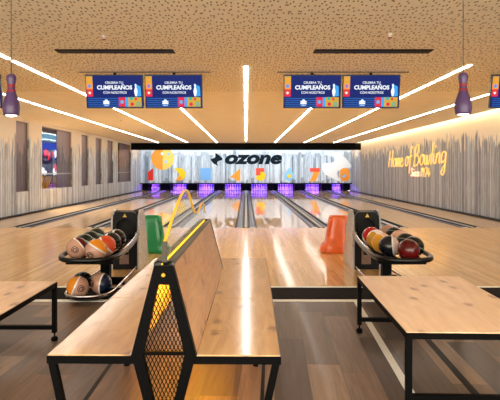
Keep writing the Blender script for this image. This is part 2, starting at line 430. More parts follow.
# soffit, side returns and dark pit behind the masking panel
structure('wall_back', MB().box((-WX, DM+2.7, 0), (WX, DM+2.8, CZ)), M['blackmatt'])
structure('trim_7', MB().box((-WX, DS, 2.425), (WX, DS+.08, CZ)), M['blackmatt'])
structure('trim_8', MB().box((-WX, DM, .44), (WX, DM+.06, .50)), M['blackmatt'])
structure('baseboard_right', MB().box((WX-.14, DF+.2, 0), (WX, DM, .035)), M['gutedge'])
structure('baseboard_left', MB().box((-WX, DF+.2, 0), (-WX+.14, DM, .035)), M['gutedge'])
structure('baseboard_right.001', MB().box((WX-.03, Y0, 0), (WX, DF+.2, .06)), M['gutedge'])
structure('baseboard_left.001', MB().box((-WX, Y0, 0), (-WX+.03, DF+.2, .06)), M['gutedge'])

# ---------------------------------------------------------------- lanes, gutters, pins
PITCH = 1.69; GH = .245
DIGIT = ['red number one', 'yellow number two', 'blue number three', 'orange number four', 'red and yellow number five', 'light blue number six', 'red and orange number seven', 'orange number eight']
for k in range(8):
    xc = (k-3.5)*PITCH
    a = (k-4)*PITCH+GH; b = (k-3)*PITCH-GH
    a = max(a, -WX+.14); b = min(b, WX-.14)
    mb = MB().box((a, DF, -.06), (b, DM+2.4, .0))
    ln = thing('bowling_lane', 'glossy maple bowling lane that ends under the %s' % DIGIT[k], 'bowling lane', ((a+b)/2, DF, 0), group='bowling lanes')
    o = mb.build('lane_bed', M['lane'], ln); o.location = (-(a+b)/2, -DF, 0)
    # dark arrows of the lane
    arrow_m = bpy.data.materials.get('arrow_brown') or plain('arrow_brown', rgb(120, 70, 40), .3, noise=0)
    for j in (-2, -1, 0, 1, 2):
        x = j*.2; y = 4.2-abs(j)*.28
        MB().prism([(x-.022, y), (x+.022, y), (x, y+.16)], 'xy', .0002, .0008).build('arrow_marking', arrow_m, ln)
GUT_WHERE = ['nearest the wall of narrow windows', 'between lanes two and three', 'running past the green plastic stand', 'in the middle straight below the sign letters',
             'running past the orange plastic stand', 'between lanes six and seven', 'nearest the wall with the glowing script sign']
for j in range(-3, 4):
    g = thing('lane_gutter', 'grey double gutter strip between bowling lanes %s' % GUT_WHERE[j+3], 'gutter', (j*PITCH, DF, 0), group='gutters between the lanes')
    L = DM+.74-DF
    for s in (-1, 1):
        prof = []
        for q in range(9):
            t = math.pi*q/8; prof.append((s*.155-.075*math.cos(t), -.045*math.sin(t)-.004))
        poly = prof+[(prof[-1][0], -.058), (prof[0][0], -.058)]
        ch = MB(); n = len(poly)
        ch.prism(poly, 'xz', 0, L); ch.build('gutter_channel', M['gutter'], g)
        MB().box((s*.228-.020, 0, -.05), (s*.228+.017, L, .004)).build('gutter_edge', M['gutedge'], g)
    MB().box((-.072, 0, -.05), (-.03, L, .012)).build('centre_rail', M['gutedge'], g)
    MB().box((.03, 0, -.05), (.072, L, .012)).build('centre_rail', M['gutedge'], g)
    MB().box((-.03, 0, -.05), (.03, L, .02)).build('centre_rail', M['gutcap'], g)
    for x in (-.22, .08): MB().box((x, 0, -.05), (x+.14, .16, .004)).build('gutter_mouth', M['gutcap'], g)
structure('lane_floor', MB().box((-WX, DF+.001, -.14), (WX, DM+2.6, -.065)), M['gutedge'])
# pits: side boards, curtain, lamp, pins
for k in range(9):
    x = (k-4)*PITCH; w = .32
    if k in (0, 8): x = math.copysign(WX-.2, x); w = .2
    structure('partition', MB().box((x-w, DM+.75, 0.002), (x+w, DM+2.4, .6)), M['blackmatt'])
pin_prof = [(.0255, 0), (.036, .02), (.048, .06), (.0575, .105), (.059, .125), (.052, .17), (.036, .215), (.025, .25), (.0225, .275), (.026, .305), (.0315, .335), (.031, .355), (.022, .373), (.008, .381)]
pm = None
for k in range(8):
    xc = (k-3.5)*PITCH
    if k == 0: xc = (-WX+.14+(-3*PITCH-GH))/2
    if k == 7: xc = -(-WX+.14+(-3*PITCH-GH))/2
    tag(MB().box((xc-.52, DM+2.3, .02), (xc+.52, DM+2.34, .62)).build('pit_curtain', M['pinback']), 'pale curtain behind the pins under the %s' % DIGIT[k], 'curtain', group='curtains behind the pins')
    tag(MB().tube([(xc-.525, DM+.95, .56), (xc+.525, DM+.95, .56)], .018).build('ultraviolet_tube', M['uv']), 'glowing violet tube above the pins under the %s' % DIGIT[k], 'light', group='violet pit lamps')
    for row in range(4):
        for q in range(row+1):
            px_ = xc+(q-row/2)*.3048; py_ = DM+1.2+row*.264
            if pm is None:
                mb = MB().lathe(pin_prof, 12); mb.mi = [1 if 8*12 <= i < 9*12 or 7*12 <= i < 8*12 else 0 for i in range(len(mb.mi))]
                o = mb.build('bowling_pin', [M['pin'], M['pinred']]); pm = o.data
            else:
                o = bpy.data.objects.new('bowling_pin', pm); COL.objects.link(o)
            o.location = (px_, py_, 0)
            tag(o, 'white bowling pin standing in violet light under the %s' % DIGIT[k], 'bowling pin', 'pins under the %s' % DIGIT[k])

# ---------------------------------------------------------------- masking panel with its artwork
mk = thing('masking_panel', 'long printed panel above the pins with dark ozone lettering and bright numbers', 'panel', (0, DM, .50))
MB().box((-6.48, -.02, 0), (6.48, .03, 2.06)).build('panel_board', M['mask'], mk)
def mp(px, py): return (PX(px, DM), PZ(py, DM)-.50)
def zz(ox, oy, sc, pts): return [mp(ox+x/sc, oy+y/sc) for x, y in pts]
def art(name, polys, y=-.024, t=.006):
    """list of (polygon, colour index) flat shapes on the panel"""
    mb = MB(); mats = []
    for i, (p, m) in enumerate(polys):
        if m not in mats: mats.append(m)
        mb.mat(mats.index(m)); mb.prism(p, 'xz', y-t-.003*i, y)
    return mb.build(name, mats, mk)
def paint(n, r, g, b): return plain(n, rgb(r, g, b), .8, noise=.02, spec=.05)
pr, po, py_, pb = paint('print_red', 226, 58, 44), paint('print_orange', 246, 160, 66), paint('print_yellow', 240, 200, 40), paint('print_blue', 122, 178, 236)
ply, psky, pdark, pwhite = paint('print_pale_yellow', 244, 208, 110), paint('print_sky', 140, 200, 236), paint('print_dark', 24, 33, 42), paint('print_white', 236, 240, 244)
pcoral = paint('print_coral', 238, 92, 74)
def arc(cx, cy, r, a0, a1, n=20): return [(cx+r*math.cos(math.radians(a0+(a1-a0)*i/n)), cy-r*math.sin(math.radians(a0+(a1-a0)*i/n))) for i in range(n+1)]
A = lambda pts: zz(134, 144, 7.4, pts)
o = art('ball_emblem', [(A(arc(213, 108, 84, 90, 270)), po), (A(arc(213, 108, 84, -90, 90)), ply)])
for q in ([(A(arc(208, 72, 11, 0, 359, 12)), pwhite)], [(A(arc(254, 74, 11, 0, 359, 12)), psky)], [(A(arc(236, 131, 11, 0, 359, 12)), psky)]): art('emblem_dot', q, y=-.030, t=.004)
art('lane_number', [(A([(104, 208), (142, 178), (142, 270), (104, 270)]), pr)])
art('lane_number', [(A([(298, 180), (335, 176), (365, 186), (383, 215), (378, 245), (352, 270), (310, 270), (335, 228), (320, 200)]), py_), (A([(312, 270), (330, 238), (348, 240), (352, 270)]), po)])
B = lambda pts: zz(190, 144, 7.4, pts)
art('lane_number', [(B([(76, 178), (154, 178), (154, 268), (76, 268), (76, 246), (84, 240), (76, 234), (76, 210), (84, 204), (76, 198)]), pb)])
art('lane_number', [(B([(294, 248), (372, 178), (372, 272), (338, 272), (330, 252)]), po)])
C = lambda pts: zz(250, 144, 7.4, pts)
art('lane_number', [(C([(44, 178), (104, 178), (104, 208), (76, 208), (76, 232), (44, 232)]), pcoral), (C([(76, 208), (104, 208), (114, 232), (106, 262), (78, 272), (52, 266), (42, 246), (48, 240), (60, 232), (76, 232)]), py_)])
art('lane_number', [(C([(284, 180), (312, 178), (310, 204), (322, 224), (322, 250), (300, 272), (274, 270), (254, 248), (258, 222)]), psky)])
art('lane_number', [(C([(276, 230), (300, 222), (306, 244), (284, 254)]), py_)], y=-.030, t=.004)
D = lambda pts: zz(305, 144, 7.4, pts)
art('lane_number', [(D([(36, 178), (110, 178), (110, 206), (36, 206)]), pcoral), (D([(64, 206), (108, 206), (78, 276), (36, 276)]), po)])
art('arrow_emblem', [(D([(196, 54), (250, 66), (300, 104), (338, 152), (342, 168), (330, 178), (270, 186)]), pwhite), (D([(196, 54), (270, 186), (242, 200), (232, 216), (244, 248), (266, 280), (210, 258), (150, 226), (124, 190), (122, 150), (150, 142), (196, 138), (218, 128), (222, 104)]), pwhite)])
art('lane_number', [(D([(258, 196), (280, 178), (310, 178), (328, 192), (330, 250), (314, 274), (280, 278), (258, 250)]), po)], y=-.032, t=.004)
art('lane_number', [(D([(272, 240), (294, 222), (306, 232), (284, 252)]), pb)], y=-.037, t=.004)
art('bolt_emblem', [(B([(188, 66), (216, 82), (240, 106), (238, 120), (218, 124), (206, 130), (200, 142), (208, 162), (176, 146), (152, 118), (156, 110), (178, 104), (188, 96)]), pdark)])
mb = MB(); x0, z0 = mp(225.0, 164.4); x1, z1 = mp(282.0, 154.6)
put_text(mb, 'ozone', x0, x1, z0, z1, -.022, .01, offset=.05, shear=.25)
mb.build('lettering', pdark, mk)

# ---------------------------------------------------------------- glowing script sign
GL = {
 'H': ([[(.1, 0), (.35, 1.8)], [(.9, 0), (1.1, 1.85)], [(.2, .85), (1.0, .95)]], 1.2),
 'o': ([[(.5, .95), (.2, .8), (.1, .35), (.3, .02), (.6, .15), (.72, .6), (.5, .95), (.75, .85), (.95, .8)]], .85),
 'm': ([[(0, 0), (.12, .9)], [(.1, .6), (.3, .95), (.42, .8), (.38, 0)], [(.4, .6), (.6, .95), (.72, .8), (.7, .1), (.85, .05)]], .9),
 'e': ([[(.1, .45), (.5, .6), (.5, .9), (.3, .95), (.1, .6), (.15, .15), (.4, 0), (.75, .3)]], .8),
 'f': ([[(.75, 1.7), (.55, 1.9), (.4, 1.5), (.2, -.7)], [(0, .85), (.7, 1.0)]], .7),
 'B': ([[(.15, -.1), (.4, 1.85)], [(.2, 1.6), (.7, 1.95), (.95, 1.6), (.8, 1.15), (.4, .95), (.9, .85), (1.05, .45), (.7, 0), (.2, .05)]], 1.15),
 'w': ([[(0, .9), (.1, .1), (.3, .1), (.42, .8), (.5, .1), (.7, .1), (.9, .9)]], .95),
 'l': ([[(.1, 0), (.3, 1.85)]], .4),
 'i': ([[(.05, .9), (.1, .1), (.3, .1)], [(.24, 1.4), (.3, 1.52)]], .4),
 'n': ([[(0, 0), (.1, .9)], [(.08, .5), (.35, .95), (.5, .75), (.48, .1), (.65, .1)]], .7),
 'g': ([[(.6, .85), (.3, .95), (.08, .5), (.25, .05), (.6, .4), (.65, .9), (.6, -.5), (.4, -.95), (.15, -.7), (.7, .1)]], .8),
 'S': ([[(.7, 1.6), (.4, 1.8), (.15, 1.5), (.6, .9), (.6, .3), (.3, 0), (0, .25)]], .8),
 'c': ([[(.6, .8), (.35, .95), (.1, .5), (.25, .05), (.6, .2)]], .65),
 '1': ([[(.1, 1.4), (.35, 1.8), (.25, 0)]], .5),
 '9': ([[(.6, 1.4), (.35, 1.8), (.1, 1.4), (.3, 1.0), (.6, 1.3), (.5, 0)]], .8),
 '7': ([[(.05, 1.75), (.65, 1.75), (.2, 0)]], .75),
 '4': ([[(.45, 1.8), (.05, .6), (.75, .6)], [(.6, 1.1), (.5, 0)]], .85)}
sign = thing('neon_sign', 'glowing yellow script sign reading Home of Bowling mounted on the grey board wall', 'sign', (WX, 21.0, 1.0))
def neon_word(txt, d0, d1, zb, xh, mat, r, slant=.18, dz=0.0):
    tot = sum(GL[c][1] for c in txt); sc = (d0-d1)/tot; mb = MB(); adv = 0
    for c in txt:
        for st in GL[c][0]:
            pts = [(adv+x+slant*(y-.5)*.6, y) for x, y in st]
            P = [(-.05, (d0-u*sc)-21.0, zb+v*xh+dz*u/tot-1.0) for u, v in pts]
            mb.tube(smooth_path(P, 4), r, 6)
        adv += GL[c][1]
    return mb.build('lettering', mat, sign)
neon_word('Home', 24.7, 22.3, 1.43, .39, M['neon'], .021)
neon_word('of', 22.1, 21.2, 1.45, .40, M['neon'], .021)
neon_word('Bowling', 21.05, 17.5, 1.46, .40, M['neon'], .021, dz=.06)
neon_word('Since', 21.35, 20.25, 1.06, .17, M['neonpink'], .018)
neon_word('1974', 20.15, 19.1, 1.06, .17, M['neon'], .018)
st = MB()
for d in (24.3, 23.2, 21.7, 20.9, 19.6, 18.6, 17.9): st.bar((-.05, d-21, .75), (0, d-21, .75), .01)
st.build('standoff', M['alu'], sign)

# ---------------------------------------------------------------- ceiling light rows
ROWS = [(-4.87, 9.4, 'nearest the wall of narrow windows'), (-3.25, 6.1, 'second from the wall of narrow windows'), (-1.6, 9.4, 'beside the middle row, on the window wall side'),
        (0.0, 8.0, 'straight above the middle gutter'), (1.6, 9.4, 'beside the middle row, on the script sign side'), (3.25, 7.9, 'second from the wall with the script sign'), (4.87, 9.4, 'nearest the wall with the script sign')]
for x, y0, where in ROWS:
    y = y0; first = None
    while y < 29.0:
        if first is None:
            first = MB().box((-.024, 0, -.008), (.024, 1.36, .004)).build('linear_ceiling_light', M['strip'])
            o = first
        else:
            o = first.copy(); COL.objects.link(o)
        o.location = (x, y, CZ)
        tag(o, 'white linear ceiling light in the row %s' % where, 'ceiling light', 'ceiling lights in the row %s' % where)
        y += 1.5

# ---------------------------------------------------------------- ceiling fittings
def diffuser(px0, px1, where):
    d = 6.98; x0, x1 = PX(px0, d), PX(px1, d); w = x1-x0
    t = thing('air_diffuser', 'long black slot diffuser in the ceiling %s' % where, 'air vent', ((x0+x1)/2, d, CZ), group='slot diffusers')
    fr = MB()
    fr.box((-w/2, -.1, -.012), (w/2, -.08, .01)); fr.box((-w/2, .08, -.012), (w/2, .1, .01)); fr.box((-w/2, -.1, -.012), (-w/2+.015, .1, .01)); fr.box((w/2-.015, -.1, -.012), (w/2, .1, .01))
    fr.build('diffuser_frame', M['black'], t)
    MB().box((-w/2+.01, -.09, -.002), (w/2-.01, .09, .002)).build('slot_backing', M['hoodback'], t)
    sl = MB()
    for yy in (-.045, 0, .045): sl.box((-w/2+.01, yy-.006, -.012), (w/2-.01, yy+.006, .0))
    sl.build('blade', M['bplastic'], t)
diffuser(57, 174, 'before the screens beside the window wall')
diffuser(314, 431, 'before the screens beside the script sign wall')
for i, (px, py, where) in enumerate([(104, 36, 'before the slot diffuser near the window wall'), (390, 34, 'before the slot diffuser near the script sign wall'), (121, 119, 'behind the screens on the window wall side'), (347, 128, 'behind the screens on the script sign side')]):
    d = F*(CZ-CAMZ)/(CY-py)
    t = thing('sprinkler_head', 'small sprinkler head in the ceiling %s' % where, 'sprinkler', (PX(px, d), d, CZ), group='sprinkler heads')
    MB().lathe([(.03, 0), (.03, -.008), (.012, -.012), (.01, -.035)], 12).build('rose', M['alu'], t)
    MB().lathe([(.004, -.035), (.024, -.04), (.024, -.044), (.003, -.046)], 12).build('deflector', M['redband'], t)

# ---------------------------------------------------------------- screens
W, H = .897, .52
mats_tv = [emissive('screen_'+n, rgb(*c), .42) for n, c in (('white', (240, 248, 255)), ('orange', (240, 150, 50)), ('red', (214, 40, 70)), ('sky', (60, 160, 230)), ('ochre', (200, 160, 60)), ('wave', (40, 110, 190)), ('teal', (40, 170, 150)), ('pale', (150, 190, 240)))]
navy = emissive('screen_navy', rgb(10, 36, 120), .30)
def make_tv(label, loc):
    t = thing('display_screen', label, 'screen', loc, group='hanging display screens')
    t.rotation_euler = (math.radians(11), 0, 0)
    MB().box((-W/2, 0, -H/2), (W/2, .05, H/2)).box((-.22, .05, -.15), (.22, .08, .15)).build('casing', M['bplastic'], t, bevel=.004)
    s = MB().box((-W/2+.014, -.003, -H/2+.014), (W/2-.014, .0, H/2-.014)).build('screen', navy, t)
    # picture coordinates: u from 0 to 1 across, v from 0 to 1 down
    iw, ih = W-.028, H-.028
    X = lambda u: -iw/2+u*iw
    Z = lambda v: ih/2-v*ih
    a = MB(); y = -.0035
    def rect(u0, v0, u1, v1, m, dy=0): a.mat(m); a.box((X(u0), y-.001-dy, Z(v1)), (X(u1), y-dy, Z(v0)))
    def disc(u, v, r, m, dy=.001, a0=0, a1=360):
        a.mat(m); pts = [(X(u), Z(v))]+[(X(u)+r*math.cos(math.radians(a0+(a1-a0)*i/14)), Z(v)+r*math.sin(math.radians(a0+(a1-a0)*i/14))) for i in range(15 if a1-a0 < 360 else 14)]
        if a1-a0 >= 360: pts = pts[1:]
        a.prism(pts, 'xz', y-.001-dy, y-dy)
    rect(0, .02, .115, .22, 4); disc(.06, .12, .03, 1); rect(0, .22, .115, .43, 1); disc(.055, .33, .03, 3); disc(.055, .33, .013, 2, .002); rect(0, .43, .115, .66, 2); disc(.055, .55, .03, 4, a0=0, a1=180); disc(.055, .55, .016, 0, .002)
    for r in range(5):     # wave lines
        v = .70+r*.062; a.mat(5)
        for q in range(20):
            u0 = .02+q*.029; u1 = u0+.029; s0 = .018 if q % 2 else 0; s1 = 0 if q % 2 else .018
            a.prism([(X(u0), Z(v+s0)), (X(u1), Z(v+s1)), (X(u1), Z(v+s1+.018)), (X(u0), Z(v+s0+.018))], 'xz', y-.001, y)
    rect(.57, .68, .69, .98, 2); disc(.63, .83, .03, 3); disc(.63, .83, .012, 4, .002); rect(.69, .68, .74, .98, 3); rect(.74, .68, .98, .98, 4); disc(.80, .72, .026, 6); disc(.88, .74, .02, 2); disc(.92, .90, .034, 6); disc(.92, .90, .016, 4, .002); disc(.81, .90, .028, 2)
    rect(.29, .80, .40, .90, 0); disc(.345, .80, .026, 0); rect(.30, .92, .39, .955, 7)
    # pin with its blue shadow
    a.mat(3); a.prism([(X(.86), Z(.26)), (X(.97), Z(.34)), (X(.98), Z(.64)), (X(.90), Z(.66))], 'xz', y-.001, y)
    a.mat(0); pp = [(-.012, 0), (.012, 0), (.026, .05), (.03, .08), (.02, .115), (.01, .14), (.014, .165), (.012, .185), (0, .195), (-.012, .185), (-.014, .165), (-.01, .14), (-.02, .115), (-.03, .08), (-.026, .05)]
    a.prism([(X(.885)+x*.9, Z(.65)+z) for x, z in pp], 'xz', y-.003, y-.001)
    a.build('screen_artwork', mats_tv, s)
    tx = MB()
    put_text(tx, 'CELEBRA TU', X(.34), X(.66), Z(.255), Z(.185), -.0035, .001, offset=.01)
    put_text(tx, 'CUMPLEAÑOS', X(.19), X(.82), Z(.44), Z(.275), -.0035, .001, offset=.035)
    put_text(tx, 'CON NOSOTROS', X(.30), X(.72), Z(.57), Z(.495), -.0035, .001, offset=.01)
    tx.build('lettering', mats_tv[0], s)
    MB().bar((0, .07, .1), (0, .07, .31), .04).build('ceiling_bracket', M['black'], t)
    return t
YT = 8.5; ZT_ = PZ(91.5, YT)
tv0 = make_tv('navy birthday screen hung from the ceiling, first of the pair nearer the window wall', (PX(114.5, YT), YT, ZT_))
for px, lab in ((173.7, 'navy birthday screen hung from the ceiling between its twin and the middle light row'), (312.3, 'navy birthday screen beside the middle light row, in the pair nearer the script sign'),
                (371.2, 'navy birthday screen hung from the ceiling beside the purple pin lamp near the script sign'), (519.5, 'navy birthday screen cut off by the picture edge above the script sign wall'), (-27.5, 'navy birthday screen cut off by the picture edge above the window wall')):
    c = copy_tree(tv0); c.location = (PX(px, YT), YT, ZT_); c['label'] = lab
for px0, px1, where in ((80, 211, 'nearer the window wall'), (277, 408, 'nearer the script sign wall')):
    tag(MB().box((PX(px0, YT), YT-.05, CZ-.012), (PX(px1, YT), YT-.01, CZ)).build('mounting_rail', M['greyedge']), 'thin dark ceiling rail above the pair of screens %s' % where, 'rail')

# ---------------------------------------------------------------- pin-shaped pendants
def pendant(px, ytop, ybot, d, label):
    x = PX(px, d); zt, zb = PZ(ytop, d), PZ(ybot, d); h = zt-zb
    t = thing('pendant_lamp', label, 'lamp', (x, d, zb), group='pin-shaped pendant lamps')
    prof = [(.150, 0), (.160, .05), (.172, .17), (.168, .25), (.145, .36), (.112, .47), (.086, .56), (.074, .64), (.072, .70), (.083, .78), (.098, .86), (.100, .91), (.085, .96), (.05, .99), (.015, 1.0)]
    prof = [(r*1.16, z) for r, z in prof]; P = [(r*h, z*h) for r, z in prof]
    inner = [(.140*h, .004*h), (.150*h, .06*h), (.155*h, .17*h), (.12*h, .3*h)]
    MB().loft([[(r*math.cos(2*math.pi*k/28), r*math.sin(2*math.pi*k/28), z) for k in range(28)] for r, z in inner[::-1]+P], True, True).build('lamp_shade', M['purple'], t)
    for z0, z1 in ((.555, .615), (.665, .735)):
        def R(z):
            for (ra, za), (rb, zb_) in zip(prof, prof[1:]):
                if za <= z <= zb_: return ra+(rb-ra)*(z-za)/(zb_-za)
        MB().lathe([((R(z)+(.003 if z0 < z < z1 else -.004))*h, z*h) for z in (z0, z0+.004, (z0+z1)/2, z1-.004, z1)], 28).build('band', M['redband'], t)
    MB().lathe([(.01, .22*h), (.11*h, .18*h), (.132*h, .06*h), (.128*h, .0), (.10*h, -.015*h), (.05*h, -.03*h), (.004, -.034*h)], 20).build('bulb', M['bulb'], t)
    MB().tube([(0, 0, h*.99), (0, 0, CZ-zb)], .004, 6).build('cord', M['greyedge'], t)
    MB().lathe([(.05, CZ-zb-.03), (.05, CZ-zb)], 16).build('ceiling_rose', M['greyedge'], t)
pendant(11.3, 73.5, 115.5, 4.6, 'purple pin-shaped pendant lamp with red bands hanging before the window wall')
pendant(463.2, 72.5, 114.5, 4.6, 'purple pin-shaped pendant lamp with red bands hanging before the script sign wall')

# ---------------------------------------------------------------- ball returns
BY = 7.1
def ball_return(label, x, s):
    t = thing('ball_return', label, 'ball return', (x, BY, 0), group='ball returns')
    # pale side panels
    side = [(0, 0), (0, .60), (.02, .70), (.09, .755), (.2, .77), (.32, .75), (.42, .62), (.56, .30), (.66, .06), (.68, 0)]
    for q in (-1, 1):
        MB().prism(side, 'yz', q*.172-.014, q*.172+.014).build('side_panel', M['hoodside'], t, bevel=.006)
    core = [(.10, 0), (.10, .735), (.2, .755), (.31, .735), (.41, .61), (.55, .29), (.65, .05), (.66, 0)]
    MB().prism(core, 'yz', -.158, .158).build('hood_core', M['hoodback'], t)
    # dark front with an arched mouth
    fr = MB(); n = 14
    arch = [(.115*math.cos(math.pi*i/n), .545+.115*math.sin(math.pi*i/n)) for i in range(n+1)]
    outer = []
    for i in range(n+1):
        a = math.pi*i/n; c, s_ = math.cos(a), math.sin(a); e = 6
        k = (abs(c)**e+abs(s_)**e)**(-1/e); outer.append((.158*c*k, .545+.205*s_*k))
    for i in range(n):
        q4 = [arch[i], outer[i], outer[i+1], arch[i+1]]
        fr.prism(q4, 'xz', -.02, .06)
    for q in (-1, 1): fr.prism([(q*.115, .38), (q*.158, .38), (q*.158, .545), (q*.115, .545)], 'xz', -.02, .06)
    fr.prism([(-.158, .0), (.158, .0), (.158, .38), (-.158, .38)], 'xz', -.005, .06)
    fr.build('hood_front', M['hoodfront'], t)
    MB().prism([(-.07, .07), (.05, .07), (.05, .27), (-.07, .27)], 'xz', -.012, -.004).build('access_panel', M['brownpanel'], t)
    MB().prism([(-.026, .682), (.026, .682), (.0, .728)], 'xz', -.026, -.019).build('warning_mark', M['yellowmark'], t)
    # upper tray: black rim, chrome rails, cradle rods
    zr = lambda y: .425+.03*(-y-1.7)*-1
    rim = [(-.16, -.03), (-.20, -.25), (-.255, -.7), (-.29, -1.4), (-.27, -1.66), (-.19, -1.80), (0, -1.85), (.19, -1.80), (.27, -1.66), (.29, -1.4), (.255, -.7), (.20, -.25), (.16, -.03)]
    MB().tube(smooth_path([(a, b, zr(b)) for a, b in rim], 4), .026, 10).build('tray_rim', M['bplastic'], t)
    for q in (-1, 1):
        MB().tube(smooth_path([(q*.155, -.03, zr(0)+.02), (q*.195, -.25, zr(-.25)+.028), (q*.255, -.8, zr(-.8)+.028), (q*.282, -1.35, zr(-1.35)+.026)], 4), .012, 8).build('side_rail', M['chrome'], t)
        for o_ in (-.055, .055):
            MB().tube([(q*.125+o_, 0.0, zr(0)-.022), (q*.125+o_, -1.74, zr(-1.74)-.022)], .010, 8).build('cradle_rod', M['black'], t)
    MB().box((-.25, -1.0, .345), (.25, -.94, .385)).build('cross_bar', M['black'], t); MB().box((-.24, -1.62, .345), (.24, -1.57, .375)).build('cross_bar', M['black'], t)
    MB().box((-.05, -1.02, .0), (.05, -.92, .35)).build('post', M['black'], t)
    MB().bar((0, -1.0, .36), (0, -1.58, .36), .05, .03).build('bracket', M['black'], t)
    # lower rack: chrome hoop, foot rail
    hoop = [(-.19, -.25), (-.22, -1.2), (-.225, -1.62), (-.16, -1.80), (0, -1.86), (.16, -1.80), (.225, -1.62), (.22, -1.2), (.19, -.25)]
    MB().tube(smooth_path([(a, b, .075) for a, b in hoop], 4), .013, 8).build('lower_hoop', M['chrome'], t)
    MB().tube(smooth_path([(a*.8, b*.97, .03) for a, b in hoop], 4), .011, 8).build('lower_rail', M['bplastic'], t)
    MB().box((-.2, -.95, 0), (.2, -.90, .08)).build('lower_cross_bar', M['black'], t); MB().box((-.17, -1.66, 0), (.17, -1.61, .03)).build('lower_cross_bar', M['black'], t)
    return t
BXL, BXR = -1.575, 1.575
ball_return('dark ball return with pale side panels and a ball rack before the green plastic stand', BXL, 1)
ball_return('dark ball return with pale side panels and a ball rack before the orange plastic stand', BXR, -1)

pinkish = rgb(194, 148, 126); white_ = rgb(226, 222, 216)
BM = {
 'maroon_pink': ball_mat('ball_maroon_pink', pinkish, rgb(92, 14, 22), white_),
 'orange_pink': ball_mat('ball_orange_pink', pinkish, rgb(226, 138, 22), white_),
 'red_pink': ball_mat('ball_red_pink', pinkish, rgb(226, 84, 44), white_),
 'green': ball_mat('ball_green', rgb(6, 40, 32), rgb(4, 30, 24), rgb(150, 190, 170), band=.02),
 'black_white': ball_mat('ball_black_white', rgb(10, 11, 12), rgb(7, 9, 10), rgb(214, 218, 214), band=.03),
 'navy_pink': ball_mat('ball_navy_pink', pinkish, rgb(16, 28, 58), white_),
 'black_orange': ball_mat('ball_black_orange', rgb(20, 18, 18), rgb(210, 120, 30), white_),
 'maroon': ball_mat('ball_maroon', rgb(96, 12, 14), rgb(84, 8, 12), rgb(96, 12, 14)),
 'dark': ball_mat('ball_dark', rgb(8, 10, 10), rgb(5, 16, 13), rgb(90, 110, 105), band=.012),
 'black_pink': ball_mat('ball_black_pink', rgb(16, 18, 26), rgb(220, 190, 180), white_, split=.045),
 'yellow_pink': ball_mat('ball_yellow_pink', rgb(222, 176, 150), rgb(222, 158, 48), white_),
 'pale': ball_mat('ball_pale', rgb(226, 206, 194), rgb(216, 160, 60), white_),
 'red_white': ball_mat('ball_red_white', rgb(228, 222, 216), rgb(190, 24, 28), white_, split=.03)}
M['emblem'] = plain('emblem_ink', rgb(36, 22, 22), .4, noise=0)
R = .108
def uv_ball(name, mat):
    mb = MB(); prof = [(R*math.sin(math.pi*i/20), -R*math.cos(math.pi*i/20)) for i in range(1, 20)]
    mb.lathe(prof, 36); return mb.build(name, mat)
_ball_mesh = {}
def ball(mat, loc, rot, label, group, emblem=None, holes=False):
    """emblem: world direction of the spiral mark"""
    if mat not in _ball_mesh:
        o = uv_ball('bowling_ball', BM[mat]); _ball_mesh[mat] = o.data
    else:
        o = bpy.data.objects.new('bowling_ball', _ball_mesh[mat]); COL.objects.link(o)
    o.location = loc
    # rot: world direction of the ball's second colour
    q = Vector((1, 0, 0)).rotation_difference(Vector(rot).normalized()); o.rotation_mode = 'QUATERNION'; o.rotation_quaternion = q
    tag(o, label, 'bowling ball', group)
    if emblem is not None:
        e = (q.inverted() @ Vector(emblem).normalized()); a = e.orthogonal().normalized(); b = e.cross(a)
        pts = []
        for i in range(34):
            th = i*.36; rr = .010+.0022*th
            if i > 26: rr = .036
            p = e*math.sqrt(max(R*R-rr*rr, 0))+a*rr*math.cos(th)+b*rr*math.sin(th); pts.append(p.normalized()*(R+.0006))
        MB().tube(pts, .0042, 6).build('spiral_emblem', M['emblem'], o)
    if holes:
        mb = MB()
        for dx, dz in ((-.018, .012), (.018, .012), (0, -.024)):
            f = (q.inverted() @ Vector(holes).normalized()); a = f.orthogonal().normalized(); b = f.cross(a)
            c = (f*.1+a*dx+b*dz).normalized(); t1 = c.orthogonal().normalized(); t2 = c.cross(t1)
            mb.loft([[c*(R-.002+k*.003)+(t1*math.cos(2*math.pi*i/10)+t2*math.sin(2*math.pi*i/10))*.010 for i in range(10)] for k in (0, 1)], False)
        mb.build('finger_hole', M['hoodback'], o)
    return o
GU, GL_, GR = 'balls on the rack by the green stand', 'balls on the low rack by the green stand', 'balls on the rack by the orange stand'
def zc(y): return .425+.03*(y-5.4)-.022+.009+.0925
def bz(x, y): return (x, y, zc(y))
# rack by the green stand
ball('maroon_pink', bz(BXL-.125, 5.50), (.6, .5, .5), 'pink and maroon ball with a spiral at the near end of the green stand rack', GU, emblem=(.1, -1, -.05))
ball('orange_pink', bz(BXL+.09, 5.40), (.5, .2, .8), 'orange and pink ball with a spiral at the near end of the green stand rack', GU, emblem=(-.3, -1, -.45))
ball('red_pink', bz(BXL+.122, 5.63), (.75, .1, .6), 'red-orange and pink ball behind the orange one on the green stand rack', GU, emblem=None)
ball('black_white', bz(BXL+.125, 5.86), (.9, -.3, .5), 'black ball with a pale band third along the green stand rack', GU, emblem=(.7, -.8, -.3))
ball('black_white', bz(BXL+.125, 6.09), (.9, -.4, .2), 'black ball with a pale band closest to the hood on the green stand rack', GU)
ball('green', bz(BXL-.125, 5.73), (.2, .3, .9), 'dark green ball just behind the pink and maroon ball with a spiral', GU)
ball('green', bz(BXL-.125, 5.96), (.3, .3, .9), 'dark green ball in the middle of three dark green balls', GU)
ball('green', bz(BXL-.125, 6.19), (.2, .4, .9), 'dark green ball farthest back of the three dark green balls', GU)
zl = .03+.011+.099
ball('orange_pink', (BXL-.085, 5.38, zl), (-.8, -.1, .35), 'orange and pink ball with a spiral on the low chrome rack', GL_, emblem=(.72, -1, .0))
